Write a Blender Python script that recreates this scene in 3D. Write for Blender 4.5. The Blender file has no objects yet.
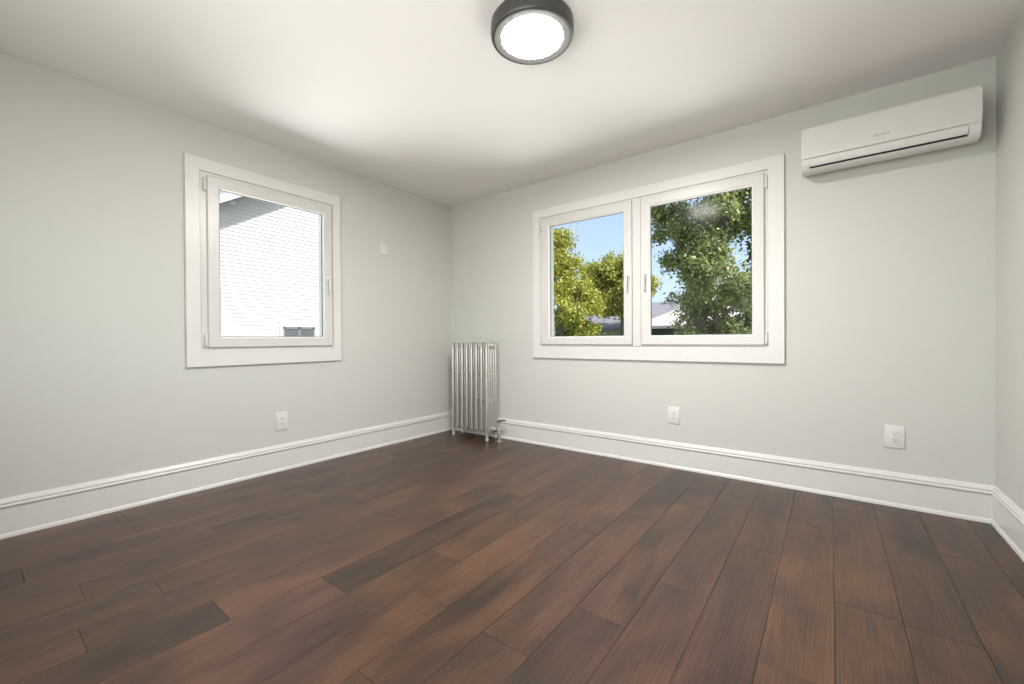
import bpy, bmesh, math, random
import numpy as np
from mathutils import Vector, Matrix

C = bpy.context.scene.collection
PI = math.pi
H, W, REAR = 2.4637, 4.0442, -3.75         # ceiling height, room width, rear wall

# ------------------------------------------------------------------ camera
def set_camera():
    yaw, pitch, roll = -0.6494, -0.0068, -0.0066
    f = Vector((math.sin(yaw)*math.cos(pitch), math.cos(yaw)*math.cos(pitch), math.sin(pitch)))
    r = Vector((math.cos(yaw), -math.sin(yaw), 0)); u = r.cross(f)
    c, s = math.cos(roll), math.sin(roll)
    r2 = c*r + s*u; u2 = -s*r + c*u
    cd = bpy.data.cameras.new('camera'); co = bpy.data.objects.new('camera', cd); C.objects.link(co)
    m = Matrix((r2, u2, -f)).transposed().to_4x4(); m.translation = Vector((3.35, -3.3036, 0.99))
    co.matrix_world = m
    cd.sensor_fit = 'HORIZONTAL'; cd.sensor_width = 36; cd.lens = 36*419.37/1024
    cd.shift_y = 0.0005; cd.clip_start = 0.02; cd.clip_end = 500
    bpy.context.scene.camera = co
set_camera()

# ------------------------------------------------------------------ light
SUN_DIR = Vector((0.66, -0.05, 0.75)).normalized()   # towards the sun
SUN_E = 7.2
SKY = 0.33
LAMP_L = 320.0
DRIVE_W = 390.0
YARD_W = 115.0
REAR_W = 44.0
world = bpy.data.worlds.new('sky'); bpy.context.scene.world = world
world.use_nodes = True
nt = world.node_tree; bg = nt.nodes['Background']
sky = nt.nodes.new('ShaderNodeTexSky'); sky.sky_type = 'NISHITA'; sky.sun_disc = False
sky.sun_elevation = math.asin(SUN_DIR.z); sky.sun_rotation = math.atan2(SUN_DIR.x, SUN_DIR.y)
sky.air_density = 1.0; sky.dust_density = 2.2; sky.ozone_density = 2.6
hz = nt.nodes.new('ShaderNodeMix'); hz.data_type = 'RGBA'; hz.inputs[0].default_value = .45; hz.inputs[7].default_value = (2.05, 2.2, 2.5, 1)   # summer haze
nt.links.new(sky.outputs[0], hz.inputs[6]); nt.links.new(hz.outputs[2], bg.inputs[0]); bg.inputs[1].default_value = SKY
sl = bpy.data.lights.new('sun', 'SUN'); sl.energy = SUN_E; sl.angle = math.radians(0.6); sl.color = (1, .96, .9)
so = bpy.data.objects.new('sun', sl); C.objects.link(so)
so.rotation_euler = (-SUN_DIR).to_track_quat('-Z', 'Y').to_euler(); so.location = (10, -8, 14)
def daylight_fill(name, loc, aim, size, power, spread=110):
    """added area lamp standing in for light from outdoors"""
    al = bpy.data.lights.new(name, 'AREA'); al.shape = 'RECTANGLE'; al.size, al.size_y = size
    al.energy = power; al.color = (1, .985, .97); al.spread = math.radians(spread)
    ao = bpy.data.objects.new(name, al); C.objects.link(ao); ao.location = loc
    ao.rotation_euler = Vector(aim).to_track_quat('-Z', 'Z').to_euler()
daylight_fill('drive_fill', (-3.2, -1.9, -.25), (.55, 0, .835), (6.0, 4.0), DRIVE_W)  # added lamp standing in for sunlight bounced off the drive
daylight_fill('yard_fill', (2.1, 2.6, -.4), (0, -.8, .6), (4.5, 2.6), YARD_W)  # added lamp standing in for light bounced up from the yard
daylight_fill('rear_fill', (2.3, REAR+.05, 1.5), (-.15, 1, .12), (2.1, 1.25), REAR_W, 160)  # added fill lamp behind the camera, set in the added rear window
vs = bpy.context.scene.view_settings
vs.view_transform = 'Standard'; vs.look = 'None'; vs.exposure = 0.0; vs.gamma = 1.0; vs.use_curve_mapping = False

# ------------------------------------------------------------------ materials
def srgb(r, g, b):
    f = lambda c: (c/255/12.92 if c/255 <= .04045 else ((c/255+.055)/1.055)**2.4)
    return (f(r), f(g), f(b), 1)
def mat(name, col, rough=.5, metal=0., spec=.5, noise=0., nscale=8., bump=0., bscale=300., coat=0.):
    m = bpy.data.materials.new(name); m.use_nodes = True
    t = m.node_tree; b = t.nodes['Principled BSDF']
    b.inputs['Base Color'].default_value = col; b.inputs['Roughness'].default_value = rough
    b.inputs['Metallic'].default_value = metal; b.inputs['Specular IOR Level'].default_value = spec
    if coat: b.inputs['Coat Weight'].default_value = coat
    tc = t.nodes.new('ShaderNodeTexCoord')
    n = t.nodes.new('ShaderNodeTexNoise'); n.inputs['Scale'].default_value = nscale; n.inputs['Detail'].default_value = 4
    t.links.new(tc.outputs['Object'], n.inputs['Vector'])
    mx = t.nodes.new('ShaderNodeMix'); mx.data_type = 'RGBA'
    k = 1 - max(noise, .01)
    mx.inputs[6].default_value = tuple(c*k for c in col[:3]) + (1,)
    mx.inputs[7].default_value = tuple(min(1, c*(2-k)) for c in col[:3]) + (1,)
    t.links.new(n.outputs['Fac'], mx.inputs[0]); t.links.new(mx.outputs[2], b.inputs['Base Color'])
    if bump:
        n2 = t.nodes.new('ShaderNodeTexNoise'); n2.inputs['Scale'].default_value = bscale
        t.links.new(tc.outputs['Object'], n2.inputs['Vector'])
        bp = t.nodes.new('ShaderNodeBump'); bp.inputs['Strength'].default_value = bump; bp.inputs['Distance'].default_value = .001
        t.links.new(n2.outputs['Fac'], bp.inputs['Height']); t.links.new(bp.outputs[0], b.inputs['Normal'])
    return m
M = {}
M['wall'] = mat('sage_wall_paint', (.604, .607, .567, 1), .55, spec=.3, bump=.15, bscale=180)
M['ceiling'] = mat('ceiling_paint', (.81, .778, .756, 1), .8, spec=.2, bump=.15, bscale=150)
M['trim'] = mat('white_trim_paint', (.71, .70, .678, 1), .32, spec=.4)
M['upvc'] = mat('white_window_vinyl', (.65, .635, .61, 1), .3, spec=.45)
M['bead'] = mat('white_glazing_bead', (.80, .79, .765, 1), .25, spec=.5)
M['gasket'] = mat('dark_gasket', (.05, .05, .05, 1), .6)
M['hinge'] = mat('grey_hinge_cover', (.62, .61, .59, 1), .35)
M['handle'] = mat('white_handle', (.68, .67, .65, 1), .25, spec=.5)
M['ac'] = mat('ac_plastic', (.64, .625, .60, 1), .35, spec=.4)
M['ac_dark'] = mat('ac_outlet_dark', (.02, .02, .02, 1), .6)
M['ac_logo'] = mat('ac_logo_grey', (.18, .18, .18, 1), .4)
M['rad'] = mat('radiator_silver_paint', (.66, .645, .61, 1), .40, metal=.85, spec=.5, noise=.06, nscale=30)
M['chrome'] = mat('valve_metal', (.62, .61, .59, 1), .25, metal=.85)
M['valve_dark'] = mat('dark_valve_handle', (.04, .04, .035, 1), .5)
M['lamp_rim'] = mat('dark_brushed_rim', (.07, .068, .064, 1), .38, metal=.3, noise=.1, nscale=60)
M['lamp_ring'] = mat('grey_lamp_ring', (.24, .235, .225, 1), .5)
M['plate'] = mat('outlet_plate', (.71, .70, .675, 1), .3, spec=.4)
M['slot'] = mat('outlet_slot', (.05, .05, .05, 1), .6)
M['screw'] = mat('plate_screw', (.5, .49, .47, 1), .35, metal=.4)
M['siding'] = mat('white_siding', (.50, .50, .49, 1), .5, spec=.3)
M['soffit'] = mat('soffit_grey', (.20, .19, .23, 1), .6)
M['grey_glass'] = mat('dark_window_glass', (.10, .11, .12, 1), .08, spec=.8)
M['grey_frame'] = mat('grey_window_frame', (.16, .16, .165, 1), .5)
M['roof_grey'] = mat('grey_shingles', (.23, .225, .25, 1), .85, noise=.25, nscale=6)
M['roof_white'] = mat('pale_roof', (.55, .50, .49, 1), .7, noise=.1, nscale=3)
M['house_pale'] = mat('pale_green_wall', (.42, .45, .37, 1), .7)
M['house_dark'] = mat('shaded_house_wall', (.06, .065, .07, 1), .7)  # shade below the eave put into the wall colour
M['concrete'] = mat('pale_concrete', (.55, .54, .51, 1), .9, noise=.1, nscale=2)
M['grass'] = mat('lawn_grass', (.10, .16, .04, 1), .95, noise=.35, nscale=5)
M['bark'] = mat('tree_bark', (.16, .135, .11, 1), .9, noise=.35, nscale=14, bump=.6, bscale=20)
M['exterior'] = mat('house_exterior', (.6, .6, .58, 1), .8)

m = bpy.data.materials.new('lamp_diffuser'); m.use_nodes = True
b = m.node_tree.nodes['Principled BSDF']; b.inputs['Base Color'].default_value = (.9, .9, .88, 1)
b.inputs['Emission Color'].default_value = (1, .98, .95, 1); b.inputs['Emission Strength'].default_value = LAMP_L
M['diffuser'] = m

def glass():
    m = bpy.data.materials.new('window_glass'); m.use_nodes = True; t = m.node_tree
    t.nodes.remove(t.nodes['Principled BSDF'])
    fr = t.nodes.new('ShaderNodeFresnel'); fr.inputs['IOR'].default_value = 1.45
    lo = t.nodes.new('ShaderNodeMath'); lo.operation = 'MULTIPLY'; lo.inputs[1].default_value = .06     # reflection weakened so the ceiling lamp mirrors only softly
    t.links.new(fr.outputs[0], lo.inputs[0])
    tr = t.nodes.new('ShaderNodeBsdfTransparent'); tr.inputs[0].default_value = (.97, .98, .975, 1)
    gl = t.nodes.new('ShaderNodeBsdfGlossy'); gl.inputs['Roughness'].default_value = 0.15
    mx = t.nodes.new('ShaderNodeMixShader')
    t.links.new(lo.outputs[0], mx.inputs[0]); t.links.new(tr.outputs[0], mx.inputs[1]); t.links.new(gl.outputs[0], mx.inputs[2])
    t.links.new(mx.outputs[0], t.nodes['Material Output'].inputs[0])
    return m
M['glass'] = glass()

def leaf(name, c0, c1, c2):
    m = bpy.data.materials.new(name); m.use_nodes = True; t = m.node_tree
    t.nodes.remove(t.nodes['Principled BSDF'])
    g = t.nodes.new('ShaderNodeNewGeometry'); r = t.nodes.new('ShaderNodeValToRGB')
    r.color_ramp.elements[0].color = c0 + (1,); r.color_ramp.elements[1].color = c2 + (1,)
    e = r.color_ramp.elements.new(.5); e.color = c1 + (1,)
    t.links.new(g.outputs['Random Per Island'], r.inputs[0])
    d = t.nodes.new('ShaderNodeBsdfDiffuse'); tl = t.nodes.new('ShaderNodeBsdfTranslucent')
    gl = t.nodes.new('ShaderNodeBsdfGlossy'); gl.inputs['Roughness'].default_value = .45
    mx = t.nodes.new('ShaderNodeMixShader'); mx.inputs[0].default_value = .38
    m2 = t.nodes.new('ShaderNodeMixShader'); m2.inputs[0].default_value = .05
    t.links.new(r.outputs[0], d.inputs[0]); t.links.new(r.outputs[0], tl.inputs[0])
    t.links.new(d.outputs[0], mx.inputs[1]); t.links.new(tl.outputs[0], mx.inputs[2])
    t.links.new(mx.outputs[0], m2.inputs[1]); t.links.new(gl.outputs[0], m2.inputs[2])
    t.links.new(m2.outputs[0], t.nodes['Material Output'].inputs[0])
    return m
M['leaf_yellow'] = leaf('yellow_green_leaves', (.20, .24, .04), (.40, .41, .06), (.60, .57, .11))
M['leaf_green'] = leaf('green_leaves', (.12, .17, .06), (.26, .31, .11), (.54, .55, .21))
M['leaf_mid'] = leaf('olive_leaves', (.22, .25, .05), (.40, .40, .08), (.58, .55, .13))
M['leaf_dark'] = leaf('dark_leaves', (.05, .08, .03), (.09, .13, .05), (.16, .2, .08))

def floor_mat():
    m = bpy.data.materials.new('dark_plank_floor'); m.use_nodes = True; t = m.node_tree; N = t.nodes; L = t.links
    b = N['Principled BSDF']
    at = N.new('ShaderNodeAttribute'); at.attribute_name = 'plank'
    sp = N.new('ShaderNodeSeparateColor'); L.new(at.outputs['Color'], sp.inputs[0])
    tc = N.new('ShaderNodeTexCoord')
    cb = N.new('ShaderNodeCombineXYZ')
    mu = N.new('ShaderNodeMath'); mu.operation = 'MULTIPLY'; mu.inputs[1].default_value = 37.0
    L.new(sp.outputs[1], mu.inputs[0]); L.new(mu.outputs[0], cb.inputs[2]); L.new(mu.outputs[0], cb.inputs[1])
    ad = N.new('ShaderNodeVectorMath'); ad.operation = 'ADD'
    L.new(tc.outputs['Object'], ad.inputs[0]); L.new(cb.outputs[0], ad.inputs[1])
    def noise(scale, mapscale, detail=5, dist=0.):
        mp = N.new('ShaderNodeMapping'); mp.inputs['Scale'].default_value = mapscale
        L.new(ad.outputs[0], mp.inputs[0])
        n = N.new('ShaderNodeTexNoise'); n.inputs['Scale'].default_value = scale; n.inputs['Detail'].default_value = detail
        n.inputs['Distortion'].default_value = dist
        L.new(mp.outputs[0], n.inputs['Vector']); return n
    broad = noise(1.0, (6, 1.9, 1), 3, .8)          # soft cloudy staining along the plank
    fine = noise(1.0, (150, 5, 1), 6)               # fine grain
    # cathedral grain: wave rings stretched along the plank
    mp = N.new('ShaderNodeMapping'); mp.inputs['Scale'].default_value = (9, .9, 1); L.new(ad.outputs[0], mp.inputs[0])
    wv = N.new('ShaderNodeTexWave'); wv.wave_type = 'BANDS'; wv.bands_direction = 'X'
    wv.inputs['Scale'].default_value = 3.0; wv.inputs['Distortion'].default_value = 9; wv.inputs['Detail'].default_value = 3
    wv.inputs['Detail Scale'].default_value = .9
    L.new(mp.outputs[0], wv.inputs['Vector'])
    # base tone by plank: dark grey-brown .. warm brown
    rp = N.new('ShaderNodeValToRGB'); el = rp.color_ramp.elements
    el[0].position = 0; el[0].color = (.034, .0195, .0125, 1)
    el[1].position = 1; el[1].color = (.112, .053, .0290, 1)
    e = el.new(.5); e.color = (.070, .0345, .0205, 1)
    s1 = N.new('ShaderNodeMath'); s1.operation = 'MULTIPLY_ADD'; s1.inputs[1].default_value = 2.2; s1.inputs[2].default_value = -1.1
    L.new(broad.outputs['Fac'], s1.inputs[0])
    s2 = N.new('ShaderNodeMath'); s2.operation = 'ADD'; L.new(sp.outputs[0], s2.inputs[0]); L.new(s1.outputs[0], s2.inputs[1])
    L.new(s2.outputs[0], rp.inputs[0])
    def darken(src, fac, lo, hi, k):
        mr = N.new('ShaderNodeMapRange'); mr.inputs['From Min'].default_value = lo; mr.inputs['From Max'].default_value = hi
        mr.inputs['To Min'].default_value = 1-k; mr.inputs['To Max'].default_value = 1+k*.25
        L.new(fac, mr.inputs['Value'])
        mx = N.new('ShaderNodeMix'); mx.data_type = 'RGBA'; mx.blend_type = 'MULTIPLY'; mx.inputs[0].default_value = 1
        L.new(src, mx.inputs[6]); L.new(mr.outputs[0], mx.inputs[7]); return mx.outputs[2]
    c = darken(rp.outputs[0], fine.outputs['Fac'], .38, .58, .26)
    c = darken(c, wv.outputs['Fac'], .0, .3, .16)
    L.new(c, b.inputs['Base Color'])
    b.inputs['Roughness'].default_value = .34; b.inputs['Specular IOR Level'].default_value = .44
    bp = N.new('ShaderNodeBump'); bp.inputs['Strength'].default_value = .12; bp.inputs['Distance'].default_value = .001
    L.new(fine.outputs['Fac'], bp.inputs['Height']); L.new(bp.outputs[0], b.inputs['Normal'])
    return m
M['floor'] = floor_mat()

# ------------------------------------------------------------------ helpers
def tag(o, label=None, cat=None, group=None, kind=None):
    if label: o['label'] = label
    if cat: o['category'] = cat
    if group: o['group'] = group
    if kind: o['kind'] = kind
    return o
def empty(name, loc=(0, 0, 0), basis=None):
    o = bpy.data.objects.new(name, None); C.objects.link(o); o.empty_display_size = .1
    if basis is not None: o.matrix_world = basis
    else: o.location = loc
    return o
def obj(name, bm, material, parent=None, smooth=False, label=None):
    me = bpy.data.meshes.new(name); bm.normal_update()
    bmesh.ops.recalc_face_normals(bm, faces=bm.faces) if not smooth == 'raw' else None
    bm.to_mesh(me); bm.free()
    ms = material if isinstance(material, (list, tuple)) else [material]
    for q in ms: me.materials.append(q)
    if smooth:
        for p in me.polygons: p.use_smooth = True
        if smooth == 'auto':
            me.set_sharp_from_angle(angle=math.radians(35))
    o = bpy.data.objects.new(name, me); C.objects.link(o)
    if parent: o.parent = parent
    if label: o['label'] = label
    return o
def copy_tree(o, parent=None):
    c = o.copy(); C.objects.link(c); c.parent = parent
    for ch in list(o.children): copy_tree(ch, c)
    return c
def box(bm, a, b, bev=0., seg=2):
    r = bmesh.ops.create_cube(bm, size=1)
    for v in r['verts']:
        v.co = Vector([(a[i]+b[i])/2 + v.co[i]*abs(b[i]-a[i]) for i in range(3)])
    if bev:
        es = list({e for v in r['verts'] for e in v.link_edges})
        bmesh.ops.bevel(bm, geom=es, offset=bev, segments=seg, affect='EDGES', profile=.5)
def loft(bm, rings, close=True, caps=True):
    """rings: lists of points, joined in order"""
    vr = [[bm.verts.new(p) for p in r] for r in rings]
    n = len(vr[0])
    for a, b in zip(vr[:-1], vr[1:]):
        for i in range(n if close else n-1):
            j = (i+1) % n
            bm.faces.new((a[i], a[j], b[j], b[i]))
    if caps:
        bm.faces.new(vr[0][::-1]); bm.faces.new(vr[-1])
    return vr
def lathe(bm, prof, seg=24, center=(0, 0, 0), axis='Z', caps=False):
    rings = []
    for r, z in prof:
        ring = []
        for i in range(seg):
            a = 2*PI*i/seg
            p = (r*math.cos(a), r*math.sin(a), z)
            if axis == 'X': p = (z, p[0], p[1])
            if axis == 'Y': p = (p[0], z, p[1])
            ring.append(Vector(p) + Vector(center))
        rings.append(ring)
    loft(bm, rings, True, caps)
def tube(bm, pts, rad, seg=8, caps=True):
    rings = []; pts = [Vector(p) for p in pts]
    rad = rad if isinstance(rad, (list, tuple)) else [rad]*len(pts)
    up = None
    for i, p in enumerate(pts):
        d = (pts[min(i+1, len(pts)-1)] - pts[max(i-1, 0)]).normalized()
        if up is None: up = d.orthogonal().normalized()
        up = (up - d*up.dot(d)).normalized(); s = d.cross(up)
        rings.append([p + rad[i]*(math.cos(2*PI*k/seg)*up + math.sin(2*PI*k/seg)*s) for k in range(seg)])
    loft(bm, rings, True, caps)
def ring(bm, u0, u1, v0, v1, prof, thin=None):
    """closed picture-frame ring: prof = [(inset, w)...], inset from the outer rectangle"""
    rs = []
    for ins, w in prof:
        l, r, bt, t = (ins,)*4 if not isinstance(ins, (tuple, list)) else ins
        rs.append([(u0+l, v0+bt, w), (u1-r, v0+bt, w), (u1-r, v1-t, w), (u0+l, v1-t, w)])
    loft(bm, rs + [rs[0]], True, False)
    bmesh.ops.remove_doubles(bm, verts=bm.verts, dist=1e-6)

# ------------------------------------------------------------------ room shell
def wall(name, P0, U, N, ulen, zlen, holes, label, thick=.2):
    """P0 lower corner on the room face, U along, N into the room; holes = (u0,u1,z0,z1)"""
    P0, U, N = Vector(P0), Vector(U), Vector(N)
    us = sorted({0, ulen, *[h[0] for h in holes], *[h[1] for h in holes]})
    zs = sorted({0, zlen, *[h[2] for h in holes], *[h[3] for h in holes]})
    solid = lambda i, j: 0 <= i < len(us)-1 and 0 <= j < len(zs)-1 and not any(
        h[0] <= (us[i]+us[i+1])/2 <= h[1] and h[2] <= (zs[j]+zs[j+1])/2 <= h[3] for h in holes)
    bm = bmesh.new()
    pt = lambda u, z, w: bm.verts.new(P0 + U*u + Vector((0, 0, z)) + N*w)
    for i in range(len(us)-1):
        for j in range(len(zs)-1):
            if not solid(i, j): continue
            a, b_, c, d = us[i], us[i+1], zs[j], zs[j+1]
            bm.faces.new([pt(a, c, 0), pt(b_, c, 0), pt(b_, d, 0), pt(a, d, 0)])
            bm.faces.new([pt(a, c, -thick), pt(b_, c, -thick), pt(b_, d, -thick), pt(a, d, -thick)]).material_index = 1
            for (di, dj, e) in ((-1, 0, (a, c, a, d)), (1, 0, (b_, c, b_, d)), (0, -1, (a, c, b_, c)), (0, 1, (a, d, b_, d))):
                if not solid(i+di, j+dj):
                    bm.faces.new([pt(e[0], e[1], 0), pt(e[2], e[3], 0), pt(e[2], e[3], -thick), pt(e[0], e[1], -thick)])
    bmesh.ops.remove_doubles(bm, verts=bm.verts, dist=1e-5)
    o = obj(name, bm, [M['wall'], M['exterior']])
    return tag(o, label, 'wall', kind='structure')

OPEN_Z = (.915, 2.125)
L_U = (-2.412, -1.330)      # left window casing, along y
B_U = (1.106, 3.110)        # back window casing, along x
wall('wall_left', (0, REAR, 0), (0, 1, 0), (1, 0, 0), -REAR, H, [(L_U[0]+.08-REAR, L_U[1]-.075-REAR, *OPEN_Z)],
     'pale sage painted wall with the single white window')
wall('wall_back', (-.2, 0, 0), (1, 0, 0), (0, -1, 0), W+.4, H, [(B_U[0]+.10+.2, B_U[1]-.09+.2, *OPEN_Z)],
     'pale sage painted wall with the wide double window')
wall('wall_right', (W, REAR, 0), (0, 1, 0), (-1, 0, 0), -REAR, H, [], 'pale sage painted wall at the far right, blank')
R_U = (.6, 3.4)            # opening for the added rear window, along x
wall('wall_front', (-.2, REAR, 0), (1, 0, 0), (0, 1, 0), W+.4, H, [(R_U[0]+.2, R_U[1]+.2, .85, 2.12)],
     'pale sage wall behind the viewpoint')
bm = bmesh.new(); box(bm, (-.2, REAR-.2, H), (W+.2, .2, H+.2))
tag(obj('ceiling', bm, M['ceiling']), 'smooth white ceiling', 'ceiling', kind='structure')

def build_floor():
    bm = bmesh.new(); col = bm.loops.layers.float_color.new('plank')
    rnd = random.Random(5)
    pw, pl = .19, 1.22
    known = {2: -1.93, 4: -3.02, 6: -3.065, 7: -2.73, 8: -2.396, 9: -1.967, 10: -1.0, 11: -1.37, 12: -1.02, 13: -1.932, 14: -1.594, 15: -1.056, 16: -1.83, 17: -1.33}
    # row index k: x from .13+.19k-... ; row seams at x = .13 + .19 n
    tones = {(2, 0): .52, (2, -1): .2, (2, 1): .36, (6, 0): .62, (6, 1): .5, (7, 0): .34, (7, 1): .60, (9, 0): .6, (9, 1): .5, (11, 0): .5, (11, 1): .6, (8, 0): .62, (8, 1): .12, (15, 0): .30, (16, 1): .8, (16, 0): .55, (14, 0): .62, (14, 1): .42, (13, 0): .28, (13, 1): .58,
             (13, 2): .33, (12, 0): .55, (12, 1): .25, (17, 0): .38, (17, 1): .72, (15, 1): .5}
    for n in range(-1, 22):
        x0 = .13 + .19*(n-1); x1 = x0 + pw
        a, b_ = max(x0, 0), min(x1, W)
        if b_ - a < .005: continue
        ref = known.get(n-1, None)
        y_ref = ref if ref is not None else -rnd.random()*pl
        k0 = math.floor((REAR - y_ref)/pl)
        for k in range(k0, 8):
            y0, y1 = max(y_ref + k*pl, REAR), min(y_ref + (k+1)*pl, 0)
            if y1 - y0 < .004: continue
            # k = -1 is the plank nearer than the reference joint, 0 the one beyond it
            tone = tones.get((n-1, k+1), None)
            if tone is None: tone = rnd.choice((.3, .38, .45, .5, .55, .6)) + rnd.uniform(-.04, .04)
            rv = (tone, rnd.random(), rnd.random(), 1)
            g, ch = .0005, .0004
            top = [(a+g+ch, y0+g+ch, 0), (b_-g-ch, y0+g+ch, 0), (b_-g-ch, y1-g-ch, 0), (a+g+ch, y1-g-ch, 0)]
            mid = [(a+g, y0+g, -.0006), (b_-g, y0+g, -.0006), (b_-g, y1-g, -.0006), (a+g, y1-g, -.0006)]
            bot = [(p[0], p[1], -.012) for p in mid]
            vt = [[bm.verts.new(p) for p in r] for r in (top, mid, bot)]
            fs = [bm.faces.new(vt[0])]
            for A, B in ((vt[0], vt[1]), (vt[1], vt[2])):
                for i in range(4):
                    fs.append(bm.faces.new((A[i], B[i], B[(i+1) % 4], A[(i+1) % 4])))
            for f in fs:
                for l in f.loops: l[col] = rv
    r0 = len(bm.faces)
    box(bm, (-.2, REAR-.2, -.2), (W+.2, .2, -.012))
    o = obj('floor', bm, M['floor'])
    return tag(o, 'dark brown wood plank floor', 'floor', kind='structure')
build_floor()

BB = [(0, 0), (.020, 0), (.020, .012), (.016, .020), (.0125, .024), (.0125, .148), (.0155, .151), (.019, .156), (.0195, .163), (.016, .168),
      (.015, .171), (.018, .176), (.0165, .186), (.011, .192), (.008, .199), (0, .200)]
def baseboard(name, p0, p1, N, label):
    p0, p1, N = Vector(p0), Vector(p1), Vector(N); d = (p1-p0).normalized()
    bm = bmesh.new()
    # mitred at both ends: the face is pulled in by its own depth
    loft(bm, [[p0 + N*w + d*w + Vector((0, 0, z)) for w, z in BB], [p1 + N*w - d*w + Vector((0, 0, z)) for w, z in BB]], True, True)
    o = obj(name, bm, M['trim'], smooth='auto'); tag(o, label, 'baseboard', kind='structure')
baseboard('baseboard_left', (0, REAR, 0), (0, 0, 0), (1, 0, 0), 'tall white moulded baseboard under the single window')
baseboard('baseboard_back', (0, 0, 0), (W, 0, 0), (0, -1, 0), 'tall white moulded baseboard under the double window')
baseboard('baseboard_right', (W, 0, 0), (W, REAR, 0), (-1, 0, 0), 'tall white moulded baseboard at the far right')
baseboard('baseboard_front', (W, REAR, 0), (0, REAR, 0), (0, 1, 0), 'tall white moulded baseboard behind the viewpoint')

# ------------------------------------------------------------------ windows (local: x along wall, y up, z into room)
BASIS = {'left': Matrix(((0, 0, 1, 0), (1, 0, 0, 0), (0, 1, 0, 0), (0, 0, 0, 1))),
         'back': Matrix(((1, 0, 0, 0), (0, 0, -1, 0), (0, 1, 0, 0), (0, 0, 0, 1))),
         'right': Matrix(((0, 0, -1, W), (-1, 0, 0, 0), (0, 1, 0, 0), (0, 0, 0, 1))),
         'rear': Matrix(((-1, 0, 0, 0), (0, 0, 1, REAR), (0, 1, 0, 0), (0, 0, 0, 1)))}
def window(name, side, cas, ins, sashes, label):
    """cas = casing outer (u0,u1,v0,v1), ins = casing widths l,r,b,t, sashes = [(u0,u1,v0,v1,hinge side)]"""
    t = empty(name, basis=BASIS[side]); tag(t, label, 'window', kind='structure')
    u0, u1, v0, v1 = cas; l, r, bt, tp = ins
    k = .002
    bm = bmesh.new()
    ring(bm, *cas, [(0, .001), (0, .020), (k, .022), ((l-k, r-k, bt-k, tp-k), .022), ((l, r, bt, tp), .020), ((l, r, bt, tp), .001)])
    obj('casing', bm, M['trim'], t)
    bm = bmesh.new()
    a0, a1, b0, b1 = u0+l, u1-r, v0+bt, v1-tp
    fr = lambda s: (s[0]+.015, a1-(s[1]-.015))
    f = .045
    ring(bm, a0, a1, b0, b1, [(.0, -.10), (.0, .010), (.002, .012), (f-.003, .012), (f, .008), (f, -.10)])
    if len(sashes) == 2:
        c0, c1 = sashes[0][1], sashes[1][0]
        box(bm, (c0-.02, b0+f-.002, -.10), (c1+.02, b1-f+.002, .012), .0015)
        box(bm, (c0+.004, b0+.004, .010), (c1-.004, b1-.004, .0225), .0015)
    obj('frame', bm, M['upvc'], t)
    for (s0, s1, q0, q1, hs) in sashes:
        bm = bmesh.new()
        ring(bm, s0, s1, q0, q1, [(0, -.004), (0, .028), (.004, .032), (.063, .032), (.0655, .029), (.0655, -.012), (.02, -.012), (.02, -.004)])
        sash = obj('sash', bm, M['upvc'], t)
        bm = bmesh.new()
        ring(bm, s0+.0655, s1-.0655, q0+.0655, q1-.0655, [(0, .006), (0, .0285), (.003, .0278), (.0085, .014), (.009, .006)])
        obj('glazing_bead', bm, M['bead'], sash)
        bm = bmesh.new()
        ring(bm, s0+.0742, s1-.0742, q0+.0742, q1-.0742, [(0, .003), (0, .010), (.003, .010), (.003, .003)])
        obj('gasket', bm, M['gasket'], sash)
        bm = bmesh.new(); box(bm, (s0+.066, q0+.066, -.003), (s1-.066, q1-.066, .003))
        obj('pane', bm, M['glass'], sash)
        # handle on the stile away from the hinges
        hu = s0+.034 if hs > 0 else s1-.034
        hv = q0 + .47*(q1-q0)
        bm = bmesh.new()
        box(bm, (hu-.014, hv-.034, .031), (hu+.014, hv+.034, .040), .004)
        lathe(bm, [(.011, .038), (.011, .060), (.009, .064)], 16, (hu, hv+.008, 0), caps=True)
        tube(bm, [(hu, hv+.016, .060), (hu, hv-.02, .063), (hu, hv-.07, .062), (hu, hv-.112, .058)], [.0095, .0105, .0095, .007], 10)
        obj('handle', bm, M['handle'], sash, 'auto')
        # hinge covers
        hx = s1+.011 if hs > 0 else s0-.011
        for z0, z1 in ((q1-.105, q1-.018), (q0+.002, q0+.088)):
            bm = bmesh.new()
            box(bm, (hx-.0105, z0, .010), (hx+.0105, z1, .030), .007, 3)
            box(bm, (hx-.0115, z0+.012, .012), (hx+.0115, z0+.0145, .031), .0)
            obj('hinge_cover', bm, M['hinge'], sash, 'auto')
    return t
window('window_1', 'left', (*L_U, .822, 2.217), (.080, .069, .105, .086), [(-2.292, -1.414, .950, 2.105, -1)],
       'single white tilt window in the left wall, white siding seen through it')
window('window_2', 'back', (*B_U, .818, 2.201), (.080, .092, .108, .080), [(1.222, 2.078, .942, 2.101, -1), (2.152, 2.996, .942, 2.101, 1)],
       'wide white double window in the back wall, trees seen through it')
window('added_window', 'rear', (-R_U[1]-.08, -R_U[0]+.08, .76, 2.20), (.085, .085, .095, .085), [(-3.36, -2.03, .89, 2.08, -1), (-1.97, -.64, .89, 2.08, 1)],  # unseen window, added to carry the rear fill lamp
       'white double window added behind the viewpoint')

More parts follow.
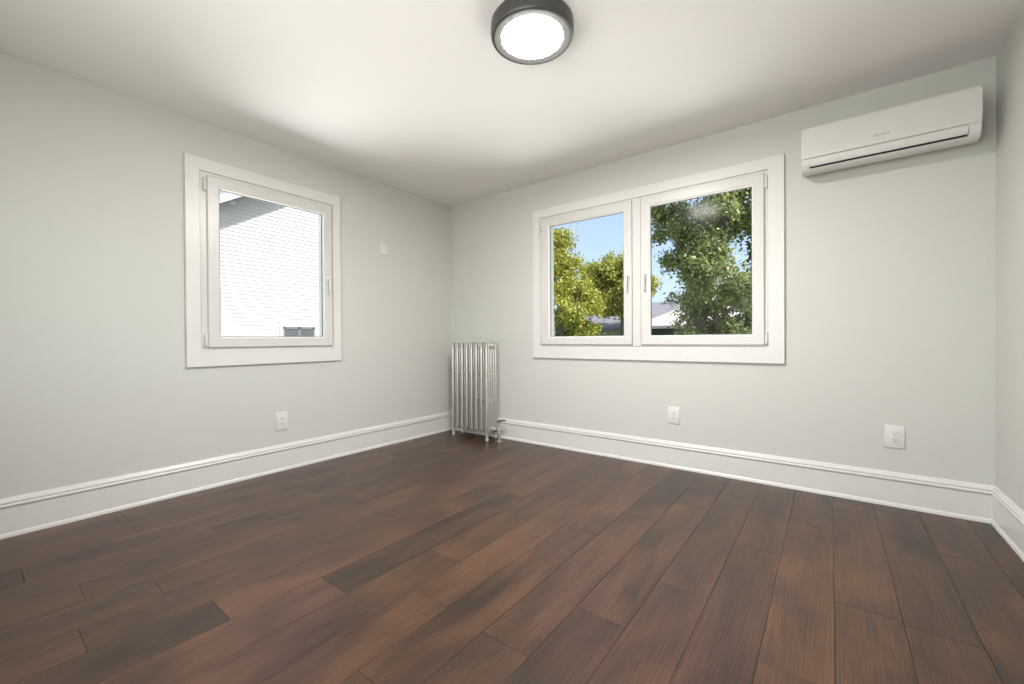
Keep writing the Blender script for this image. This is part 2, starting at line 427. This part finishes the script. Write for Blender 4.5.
# ------------------------------------------------------------------ ceiling light
def ceiling_light():
    c = (2.24, -1.67, H)
    t = empty('ceiling_light', c)
    tag(t, 'round flush ceiling light with dark rim and glowing white disc', 'ceiling light')
    bm = bmesh.new()
    lathe(bm, [(.16, -.002), (.189, -.002), (.192, -.006), (.193, -.020), (.193, -.050), (.1915, -.060), (.187, -.0665), (.181, -.0685), (.177, -.068), (.176, -.03), (.16, -.03), (.16, -.002)], 64)
    obj('housing', bm, M['lamp_rim'], t, 'auto')
    bm = bmesh.new()
    lathe(bm, [(.1765, -.0675), (.174, -.0680), (.166, -.0672), (.155, -.0664), (.145, -.0660), (.143, -.065), (.143, -.03), (.1765, -.03), (.1765, -.0675)], 64)
    obj('inner_ring', bm, M['lamp_ring'], t, 'auto', 'lighter grey inner ring')
    bm = bmesh.new()
    lathe(bm, [(.143, -.0650), (.140, -.0657), (.10, -.0672), (.05, -.0685), (.004, -.069)], 48)
    o = obj('diffuser', bm, M['diffuser'], t, 'auto', 'glowing white disc')
ceiling_light()

# ------------------------------------------------------------------ air conditioner
def air_conditioner():
    x0, x1 = 3.212, 3.957
    t = empty('air_conditioner', (0, 0, 0)); 
    tag(t, 'white wall mounted split air conditioner high on the back wall', 'air conditioner')
    def prism(bm, prof, a, b_, bev=0.):
        n0 = set(bm.verts)
        loft(bm, [[(a, -d, z) for d, z in prof], [(b_, -d, z) for d, z in prof]], True, True)
    low = [(.160, 2.0085), (.142, 1.999), (.10, 1.999), (.05, 2.014), (.001, 2.034)]
    full = [(.001, 2.247), (.178, 2.247), (.183, 2.241), (.185, 2.10), (.190, 2.068), (.188, 2.052), (.182, 2.034), (.172, 2.018)] + low
    grv = [(.001, 2.247), (.178, 2.247), (.183, 2.241), (.185, 2.10), (.186, 2.068), (.183, 2.050), (.181, 2.040), (.120, 2.040), (.120, 2.016), (.170, 2.0165)] + low
    el, er = .038, .044
    bm = bmesh.new()
    prism(bm, full, x0, x0+el); prism(bm, grv, x0+el, x1-er); prism(bm, full, x1-er, x1)
    obj('body', bm, M['ac'], t, 'auto')
    bm = bmesh.new()
    pp = [(.182, 2.0710), (.1965, 2.0710), (.199, 2.0745), (.200, 2.10), (.200, 2.238), (.199, 2.248), (.195, 2.2535), (.186, 2.2565), (.158, 2.258), (.158, 2.2475), (.182, 2.2475)]
    prism(bm, pp, x0-.001, x1+.001)
    es = [e_ for e_ in bm.edges if abs(e_.verts[0].co.x - e_.verts[1].co.x) < 1e-6 and (e_.verts[0].co.y < -.19 and e_.verts[1].co.y < -.19)]
    bmesh.ops.bevel(bm, geom=es, offset=.005, segments=3, affect='EDGES')
    fp = obj('front_panel', bm, M['ac'], t, 'auto')
    bm = bmesh.new()
    prism(bm, [(.170, 2.0675), (.1915, 2.0675), (.190, 2.054), (.186, 2.039), (.179, 2.0255), (.176, 2.0255), (.170, 2.040)], x0+el+.003, x1-er-.003)
    obj('louver', bm, M['ac'], t, 'auto')
    bm = bmesh.new(); prism(bm, [(.1205, 2.0395), (.164, 2.0395), (.164, 2.0165), (.1205, 2.0165)], x0+el+.001, x1-er-.001)
    obj('air_outlet', bm, M['ac_dark'], t, label='dark air outlet slot')
    cu = bpy.data.curves.new('lettering', 'FONT'); cu.body = 'BONECA'; cu.size = .015; cu.align_x = 'CENTER'; cu.align_y = 'CENTER'; cu.extrude = .0004; cu.space_character = 1.25
    tmp = bpy.data.objects.new('tmp', cu); C.objects.link(tmp)
    me = bpy.data.meshes.new_from_object(tmp.evaluated_get(bpy.context.evaluated_depsgraph_get()))
    bpy.data.objects.remove(tmp)
    me.materials.clear(); me.materials.append(M['ac_logo'])
    o = bpy.data.objects.new('lettering', me); C.objects.link(o); o.parent = fp; o['label'] = 'small grey lettering'
    o.matrix_local = Matrix.Translation((3.578, -.2002, 2.117)) @ BASIS['back']
air_conditioner()

# ------------------------------------------------------------------ radiator
def radiator():
    t = empty('radiator', (.45, -.12, 0))
    tag(t, 'silver painted cast iron column radiator in the far corner', 'radiator')
    ox, oy = .45, -.12
    n, pitch = 8, .0655
    xs = [.2165 + pitch*i for i in range(n)]
    cols = [-.195, -.160, -.125, -.090, -.055]      # five columns from front to wall
    zt, zb = .962, .082
    def section(x):
        bm = bmesh.new()
        for i, y in enumerate(cols):
            r = .0155 if i in (0, 4) else .0130
            tube(bm, [(x, y, zb+.004), (x, y, zb+.03), (x, y, .5), (x, y, zt-.035), (x, y, zt-.012)], [r*.8, r, r, r, r*.8], 12)
        # top header with rounded crown, bottom header, two bridging webs
        for (z0, z1, hw) in ((zt-.062, zt, .0130), (zb, zb+.055, .0130)):
            y0, y1 = cols[0]-.0165, cols[-1]+.0165
            m_ = (z0+z1)/2; rr = (z1-z0)/2
            prof = []
            for k in range(9): a = PI/2 + PI*k/8; prof.append((y0+rr*.55 + rr*.55*math.cos(a), m_ + rr*math.sin(a)))
            for k in range(9): a = -PI/2 + PI*k/8; prof.append((y1-rr*.55 + rr*.55*math.cos(a), m_ + rr*math.sin(a)))
            loft(bm, [[(x-hw*.55, p[0]*.97+oy*.03, m_+(p[1]-m_)*.82) for p in prof], [(x-hw, p[0], p[1]) for p in prof] if False else [(x-hw*.98, p[0]*.99+oy*.01, m_+(p[1]-m_)*.94) for p in prof],
                      [(x-hw*.5, p[0], p[1]) for p in prof], [(x+hw*.5, p[0], p[1]) for p in prof], [(x+hw*.98, p[0]*.99+oy*.01, m_+(p[1]-m_)*.94) for p in prof],
                      [(x+hw*.55, p[0]*.97+oy*.03, m_+(p[1]-m_)*.82) for p in prof]], True, True)
        for z in (.640, .392):
            tube(bm, [(x, cols[0], z), (x, cols[-1], z)], .0115, 8)
            for y in cols[:-1]:
                tube(bm, [(x, y+.010, z), (x, y+.0175, z), (x, y+.025, z)], [.013, .0155, .013], 8)
        # hubs that join the sections
        for z in (zt-.03, zb+.028):
            tube(bm, [(x-pitch/2, -.125, z), (x+pitch/2, -.125, z)], .021, 14)
        bmesh.ops.translate(bm, verts=bm.verts, vec=(-ox, -oy, 0))
        return bm
    s0 = obj('section', section(xs[0]), M['rad'], t, 'auto')
    for i in range(1, n):
        c = s0.copy(); C.objects.link(c); c.parent = t; c.location.x = pitch*i
    first = None
    for x in (xs[0], xs[-1]):
        for y in (cols[0], cols[-1]):
            bm = bmesh.new()
            lathe(bm, [(.0172, zb+.02), (.0165, .095), (.0145, .07), (.0135, .04), (.0155, .022), (.019, .012), (.0185, .0015), (.0175, 0)], 14, (x-ox, y-oy, 0), caps=True)
            obj('leg', bm, M['rad'], t, 'auto')
    # end caps
    for z in (zt-.03, zb+.028):
        bm = bmesh.new()
        lathe(bm, [(.024, 0), (.024, .006), (.020, .010), (.012, .012), (.012, .020), (.010, .022)], 8, (xs[-1]+.0165-ox, -.125-oy, z), axis='X', caps=True)
        obj('plug', bm, M['rad'], t)
    # valve
    vx, vy = .782, -.133
    bm = bmesh.new()
    tube(bm, [(xs[-1]+.03-ox, -.125-oy, zb+.028), (vx-.03-ox, vy-oy, zb+.028)], .013, 12)
    lathe(bm, [(.0185, -.045), (.0185, -.012), (.024, -.010), (.026, .0), (.024, .010), (.018, .014), (.018, .03), (.009, .034), (.009, .086)], 10, (vx-ox, vy-oy, zb+.028), caps=True)
    lathe(bm, [(.022, -.014), (.022, .014)], 6, (vx-.036-ox, vy-oy, zb+.028), axis='X', caps=True)
    v = obj('valve', bm, M['chrome'], t, 'auto')
    bm = bmesh.new()
    lathe(bm, [(.016, -.004), (.022, 0), (.022, .006), (.014, .010)], 16, (vx-ox, vy-oy, zb+.112), caps=True)
    tube(bm, [(vx-ox, vy-oy, zb+.118), (vx+.028-ox, vy+.025-oy, zb+.121), (vx+.045-ox, vy+.04-oy, zb+.119)], [.009, .008, .006], 8)
    obj('handle', bm, M['valve_dark'], v, 'auto', 'dark valve handle')
    bm = bmesh.new()
    lathe(bm, [(.0145, .003), (.0145, zb-.016), (.021, zb-.016), (.021, zb-.004)], 14, (vx-ox, vy-oy, 0), caps=True)
    obj('supply_pipe', bm, M['chrome'], v, 'auto')
    bm = bmesh.new()
    lathe(bm, [(.015, .006), (.027, .004), (.031, 0.0)], 18, (vx-ox, vy-oy, 0), caps=True)
    obj('floor_flange', bm, M['chrome'], v, 'auto')
radiator()

# ------------------------------------------------------------------ wall outlets
def outlet(side, u, v, w, h, label, kind):
    t = empty('wall_outlet' if kind != 'blank' else 'wall_plate')
    t.matrix_world = BASIS[side] @ Matrix.Translation((u, v, 0))
    tag(t, label, 'outlet' if kind != 'blank' else 'wall plate', 'wall outlets' if kind != 'blank' else None)
    bm = bmesh.new(); box(bm, (-w/2, -h/2, .0005), (w/2, h/2, .0075), .003)
    pl = obj('plate', bm, M['plate'], t, 'auto')
    if kind == 'blank':
        for z in (-.021, .021):
            bm = bmesh.new(); lathe(bm, [(.0042, .006), (.0042, .0085), (.002, .0092)], 12, (0.004, z, 0), caps=True)
            obj('screw', bm, M['screw'], pl, 'auto')
        return
    if kind == 'decora':
        bm = bmesh.new(); box(bm, (-.0165, -.0335, .007), (.0165, .0335, .0095), .0012)
        f = obj('receptacle', bm, M['plate'], t, 'auto')
        cs = (-.017, .017)
    else:
        f = None; cs = (-.0195, .0195)
    for z in cs:
        if f is None or kind == 'duplex':
            bm = bmesh.new()
            ringp = [( .0165*math.cos(a), max(-.0125, min(.0125, .0165*math.sin(a)))) for a in [2*PI*i/24 for i in range(24)]]
            loft(bm, [[(p[0], p[1]+z, .007) for p in ringp], [(p[0], p[1]+z, .0093) for p in ringp], [(p[0]*.95, p[1]*.95+z, .0099) for p in ringp]], True, True)
            g = obj('receptacle', bm, M['plate'], t, 'auto')
        else: g = f
        bm = bmesh.new()
        d = .0096 if kind == 'decora' else .010
        box(bm, (-.0075, z-.001, d-.002), (-.0052, z+.0075, d+.0002)); box(bm, (.0052, z-.001, d-.002), (.0075, z+.006, d+.0002))
        lathe(bm, [(.0026, d-.002), (.0026, d+.0002)], 10, (0, z-.0085, 0), caps=True)
        obj('slots', bm, M['slot'], g, label='dark plug slots')
    if kind == 'duplex':
        bm = bmesh.new(); lathe(bm, [(.003, .006), (.003, .0085), (.0015, .009)], 12, (0, 0, 0), caps=True)
        obj('screw', bm, M['screw'], pl, 'auto')
outlet('left', -1.816, .379, .088, .140, 'white wall outlet low on the left wall under the single window', 'duplex')
outlet('back', 2.395, .404, .088, .132, 'white wall outlet low on the back wall under the double window', 'duplex')
outlet('back', 3.648, .408, .089, .132, 'white wall outlet nearest the right corner, below the air conditioner', 'decora')
outlet('left', -.882, 1.849, .086, .120, 'small white wall plate with two screws right of the single window', 'blank')

# ------------------------------------------------------------------ outdoors
GZ = -1.0
bm = bmesh.new(); box(bm, (-60, -60, GZ-.3), (60, 80, GZ-.02))
tag(obj('lawn', bm, M['grass']), 'green lawn around the houses', 'lawn', kind='structure')
bm = bmesh.new(); box(bm, (-8.6, -14, GZ-.1), (-.6, 5, GZ))
tag(obj('driveway', bm, M['concrete']), 'pale concrete drive beside the white house', 'driveway', kind='structure')

def neighbour():
    X0 = -9.0; sl_ = .6
    zl = lambda y: 4.497 + sl_*(y-.774)
    yr = 6.5; ridge = zl(yr)                 # ridge
    yL = lambda z: .774 + (z-4.497)/sl_
    t = empty('neighbour_house', (X0-5, 4, GZ)); off = Vector((-(X0-5), -4, -GZ))
    tag(t, 'white clapboard house seen through the single window', 'house')
    eave = 2.3
    bm = bmesh.new(); e = .101; z = GZ; bt = .018
    def row(z0, z1, xb, xt):
        f = lambda zz: (max(yL(zz), yL(eave)) if zz > eave else yL(eave))
        a0, a1 = f(z0), f(z1); b0, b1 = 2*yr-a0, 2*yr-a1
        p = [(xb, a0, z0), (xb, b0, z0), (xt, b1, z1), (xt, a1, z1)]
        bm.faces.new([bm.verts.new(Vector(q)+off) for q in p])
        q = [(X0, a0, z0), (X0, b0, z0), (xb, b0, z0), (xb, a0, z0)]
        bm.faces.new([bm.verts.new(Vector(q_)+off) for q_ in q])
    while z < ridge-.2:
        row(z, min(z+e, ridge-.01), X0+bt, X0+.001); z += e
    # body behind the siding
    y0, y1 = yL(eave), 2*yr-yL(eave)
    sect = [(y0, GZ), (y1, GZ), (y1, eave), (yr, ridge-.02), (y0, eave)]
    loft(bm, [[Vector((X0-.002, *p))+off for p in sect], [Vector((X0-10, *p))+off for p in sect]], True, True)
    obj('wall', bm, M['siding'], t)
    d = .52
    # roof slabs with rake overhang; soffit below, white fascia in front
    for sgn in (1, -1):
        f = lambda y: (yr - sgn*(yr-y))
        ye = y0-.5
        lo = [(f(ye), zl(ye)+.015), (yr, ridge+.015), (yr, ridge+.22), (f(ye), zl(ye)+.22)]
        bm = bmesh.new(); loft(bm, [[Vector((X0+d, *p))+off for p in lo], [Vector((X0-10.4, *p))+off for p in lo]], True, True)
        r = obj('roof', bm, M['roof_grey'], t)
        so_ = [(f(ye), zl(ye)), (yr, ridge), (yr, ridge+.012), (f(ye), zl(ye)+.012)]
        bm = bmesh.new(); loft(bm, [[Vector((X0+d-.002, *p))+off for p in so_], [Vector((X0-.05, *p))+off for p in so_]], True, True)
        obj('soffit', bm, M['soffit'], r, label='grey soffit under the roof edge')
        fa = [(f(ye), zl(ye)-.01), (yr, ridge-.01), (yr, ridge+.2), (f(ye), zl(ye)+.2)]
        bm = bmesh.new(); loft(bm, [[Vector((X0+d, *p))+off for p in fa], [Vector((X0+d+.025, *p))+off for p in fa]], True, True)
        obj('fascia', bm, M['siding'], r)
    # floodlight under the soffit
    bm = bmesh.new(); yy = .93
    lathe(bm, [(.05, 0), (.05, -.03), (.02, -.035), (.02, -.06)], 12, Vector((X0+.2, yy, zl(yy)))+off, caps=True)
    lathe(bm, [(.03, -.02), (.055, .05), (.06, .08)], 12, Vector((X0+.2, yy, zl(yy)-.08))+off, axis='X', caps=True)
    obj('floodlight', bm, M['siding'], t, 'auto')
    # window
    a, b_, z0, z1 = 2.226, 3.135, .25, 1.40
    w = empty('window', (X0+.02-(X0-5), 0, 0)); w.parent = t
    bm = bmesh.new(); o2 = Vector((0, -4, -GZ))
    for q in ((a-.10, z0-.1, a, z1+.12), (b_, z0-.1, b_+.10, z1+.12), (a, z1, b_, z1+.12), (a, z0-.1, b_, z0)):
        box(bm, Vector((-.01, q[0], q[1]))+o2, Vector((.03, q[2], q[3]))+o2)
    obj('window_trim', bm, M['siding'], w)
    bm = bmesh.new(); m_ = (a+b_)/2
    for q in ((a, z0, a+.05, z1), (b_-.05, z0, b_, z1), (m_-.03, z0, m_+.03, z1), (a, z1-.06, b_, z1), (a, z0, b_, z0+.05)):
        box(bm, Vector((-.01, q[0], q[1]))+o2, Vector((.022, q[2], q[3]))+o2)
    obj('window_frame', bm, M['grey_frame'], w)
    bm = bmesh.new(); box(bm, Vector((-.01, a, z0))+o2, Vector((.006, b_, z1))+o2)
    obj('pane', bm, M['grey_glass'], w)
neighbour()

def far_house(name, x0, x1, y0, y1, eave, ridge, hip, wallm, roofm, label, openings):
    t = empty(name, ((x0+x1)/2, (y0+y1)/2, GZ)); o = -t.location
    tag(t, label, 'house')
    bm = bmesh.new(); box(bm, Vector((x0, y0, GZ))+o, Vector((x1, y1, eave))+o)
    obj('wall', bm, wallm, t)
    d = .4; ym = (y0+y1)/2
    bm = bmesh.new()
    A = [(x0-d, y0-d, eave), (x1+d, y0-d, eave), (x1+d, y1+d, eave), (x0-d, y1+d, eave)]
    A2 = [(p[0], p[1], p[2]+.12) for p in A]
    va = [bm.verts.new(Vector(p)+o) for p in A]; vb = [bm.verts.new(Vector(p)+o) for p in A2]
    r0 = bm.verts.new(Vector((x0-d+hip, ym, ridge))+o); r1 = bm.verts.new(Vector((x1+d-hip, ym, ridge))+o)
    bm.faces.new(va[::-1])
    for i in range(4): bm.faces.new((va[i], va[(i+1) % 4], vb[(i+1) % 4], vb[i]))
    bm.faces.new((vb[0], vb[1], r1, r0)); bm.faces.new((vb[1], vb[2], r1)); bm.faces.new((vb[2], vb[3], r0, r1)); bm.faces.new((vb[3], vb[0], r0))
    obj('roof', bm, roofm, t)
    for (u0, u1, z0, z1, mm, nm) in openings:
        bm = bmesh.new(); box(bm, Vector((u0, y0-.03, z0))+o, Vector((u1, y0+.02, z1))+o, .01)
        w = obj(nm, bm, M['siding'], t)
        bm = bmesh.new(); box(bm, Vector((u0+.06, y0-.04, z0+.05))+o, Vector((u1-.06, y0-.028, z1-.06))+o)
        obj('pane', bm, mm, w)
far_house('grey_roof_house', -10.6, -3.2, 20, 27, 1.50, 3.3, .4, M['house_pale'], M['roof_grey'],
          'low house with a grey roof beyond the yellow green trees', [(-6.2, -5.2, 0, 1.1, M['grey_glass'], 'window')])
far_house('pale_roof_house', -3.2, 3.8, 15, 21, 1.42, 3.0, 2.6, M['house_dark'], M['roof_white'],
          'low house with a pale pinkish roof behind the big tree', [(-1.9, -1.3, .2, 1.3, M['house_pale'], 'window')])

# ---- trees
def tree(name, label, base, trunk, branches, blobs, leafm, lsize, seed, group='trees outside the window'):
    rng = np.random.default_rng(seed)
    t = empty(name, (base[0], base[1], GZ)); o = Vector((-base[0], -base[1], -GZ))
    tag(t, label, 'tree', group)
    bm = bmesh.new()
    pts, rads = trunk
    tube(bm, [Vector(p)+o for p in pts], rads, 10)
    for bp, br in branches: tube(bm, [Vector(p)+o for p in bp], br, 7)
    obj('trunk', bm, M['bark'], t, True)
    V, F = [], []
    cs = []
    for (c, r, n) in blobs:
        # leaves gather in small sprays inside each bough
        ns = max(3, n//26)
        d = rng.normal(size=(ns, 3)); d /= np.linalg.norm(d, axis=1)[:, None]
        sp = np.array(c) + d*(rng.uniform(.25, 1, (ns, 1))**.45)*np.array(r)
        k = rng.integers(0, ns, n)
        cs.append(sp[k] + rng.normal(size=(n, 3))*lsize*1.7)
    P = np.concatenate(cs); n = len(P)
    nrm = rng.normal(size=(n, 3)) + np.array([.15, -.25, .55]); nrm /= np.linalg.norm(nrm, axis=1)[:, None]
    ax = rng.normal(size=(n, 3)); ax -= nrm*(ax*nrm).sum(1)[:, None]; ax /= np.linalg.norm(ax, axis=1)[:, None]
    bx = np.cross(nrm, ax)
    s = lsize*rng.uniform(.6, 1.25, (n, 1))
    P = P + np.array(o)
    q = [P - ax*s, P - ax*s*.1 + bx*s*.55 + nrm*s*.12, P + ax*s, P - ax*s*.1 - bx*s*.55 + nrm*s*.12]
    Vv = np.stack(q, 1).reshape(-1, 3)
    me = bpy.data.meshes.new('foliage')
    me.vertices.add(len(Vv)); me.vertices.foreach_set('co', Vv.ravel())
    tri = (np.arange(n)[:, None]*4 + np.array([0, 1, 2, 0, 2, 3])[None]).ravel()
    me.loops.add(len(tri)); me.loops.foreach_set('vertex_index', tri)
    me.polygons.add(n*2); me.polygons.foreach_set('loop_start', np.arange(n*2)*3)
    me.update(calc_edges=True); me.validate()
    me.materials.append(leafm)
    ob = bpy.data.objects.new('foliage', me); C.objects.link(ob); ob.parent = t
    return t
R = random.Random(11)
def crown(cx, cy, cz, rx, ry, rz, nb, br, nl, rnd):
    out = []
    for i in range(nb):
        a = rnd.uniform(0, 2*PI); h = rnd.uniform(-1, 1); q = rnd.uniform(.35, 1)**.6*math.sqrt(max(0, 1-h*h*.9))
        s = br*rnd.uniform(.7, 1.25)
        out.append(((cx+rx*q*math.cos(a), cy+ry*q*math.sin(a), cz+rz*h), (s, s, s*.75), nl))
    return out
# bright yellow-green tree filling the left pane
tree('maple_tree', 'bright yellow green leafy tree at the left of the double window', (-4.3, 9.5),
     ([(-4.3, 9.5, GZ), (-4.25, 9.5, .5), (-4.2, 9.5, 2.2), (-4.15, 9.5, 4)], [.2, .16, .12, .04]),
     [([(-4.2, 9.5, 1.2), (-3.4, 9.3, 2.4)], [.07, .03]), ([(-4.2, 9.5, 1.6), (-5.0, 9.4, 2.9)], [.07, .03])],
     crown(-4.85, 9.5, 2.1, 1.45, 1.3, 2.4, 46, .55, 620, R) + crown(-3.45, 9.6, 1.9, .35, .6, .9, 8, .36, 420, R), M['leaf_yellow'], .06, 3)
# olive tree behind it, right half of the left pane
tree('olive_green_tree', 'rounded yellow olive tree behind the grey roof', (-5.6, 18.5),
     ([(-5.6, 18.5, GZ), (-5.6, 18.5, 2), (-5.5, 18.5, 4)], [.22, .16, .06]), [],
     crown(-5.9, 18.5, 3.95, 1.8, 1.2, 1.35, 46, .62, 480, R), M['leaf_mid'], .09, 4)
# big green tree filling the right pane
tk = ([(1.10, 7.5, GZ), (1.0, 7.5, .6), (.80, 7.5, 1.7), (.52, 7.5, 2.7), (.30, 7.5, 3.6), (.15, 7.5, 4.8)], [.19, .16, .13, .11, .085, .05])
tree('big_green_tree', 'big dense green tree with a leaning trunk in the right pane', (1.10, 7.5), tk,
     [([(.80, 7.5, 1.7), (1.3, 7.3, 2.8), (1.6, 7.2, 4.0)], [.08, .06, .03]), ([(.9, 7.5, 1.2), (1.9, 7.3, 1.9)], [.06, .03])],
     crown(1.75, 7.2, 2.5, .95, .9, 2.6, 52, .34, 560, R) + crown(.95, 7.3, 4.2, 1.3, .9, .8, 24, .34, 420, R) + crown(.75, 7.6, 2.4, .45, .5, 1.5, 8, .25, 300, R) + crown(.35, 7.4, 3.3, .55, .4, .6, 9, .24, 300, R)
     + crown(1.0, 7.3, 1.2, .5, .6, .6, 8, .28, 420, R) + crown(-.25, 7.2, 4.35, .5, .5, .45, 5, .24, 260, R), M['leaf_green'], .048, 5)
# dark small trees behind the pale roof
tree('dark_green_tree', 'small dark green tree above the pale roof', (-3.4, 24),
     ([(-3.4, 24, GZ), (-3.4, 24, 1.5), (-3.3, 24, 3)], [.2, .15, .05]), [],
     crown(-3.2, 24, 2.9, 1.7, 1.2, .9, 22, .6, 180, R), M['leaf_dark'], .13, 6)
tree('tall_dark_tree', 'tall dark tree seen through gaps at the right of the right pane', (2.6, 12.5),
     ([(2.6, 12.5, GZ), (2.6, 12.5, 2), (2.6, 12.5, 6)], [.25, .2, .06]), [],
     crown(2.5, 12.5, 3.8, 1.8, 1.4, 3.6, 44, .7, 190, R), M['leaf_dark'], .12, 7)
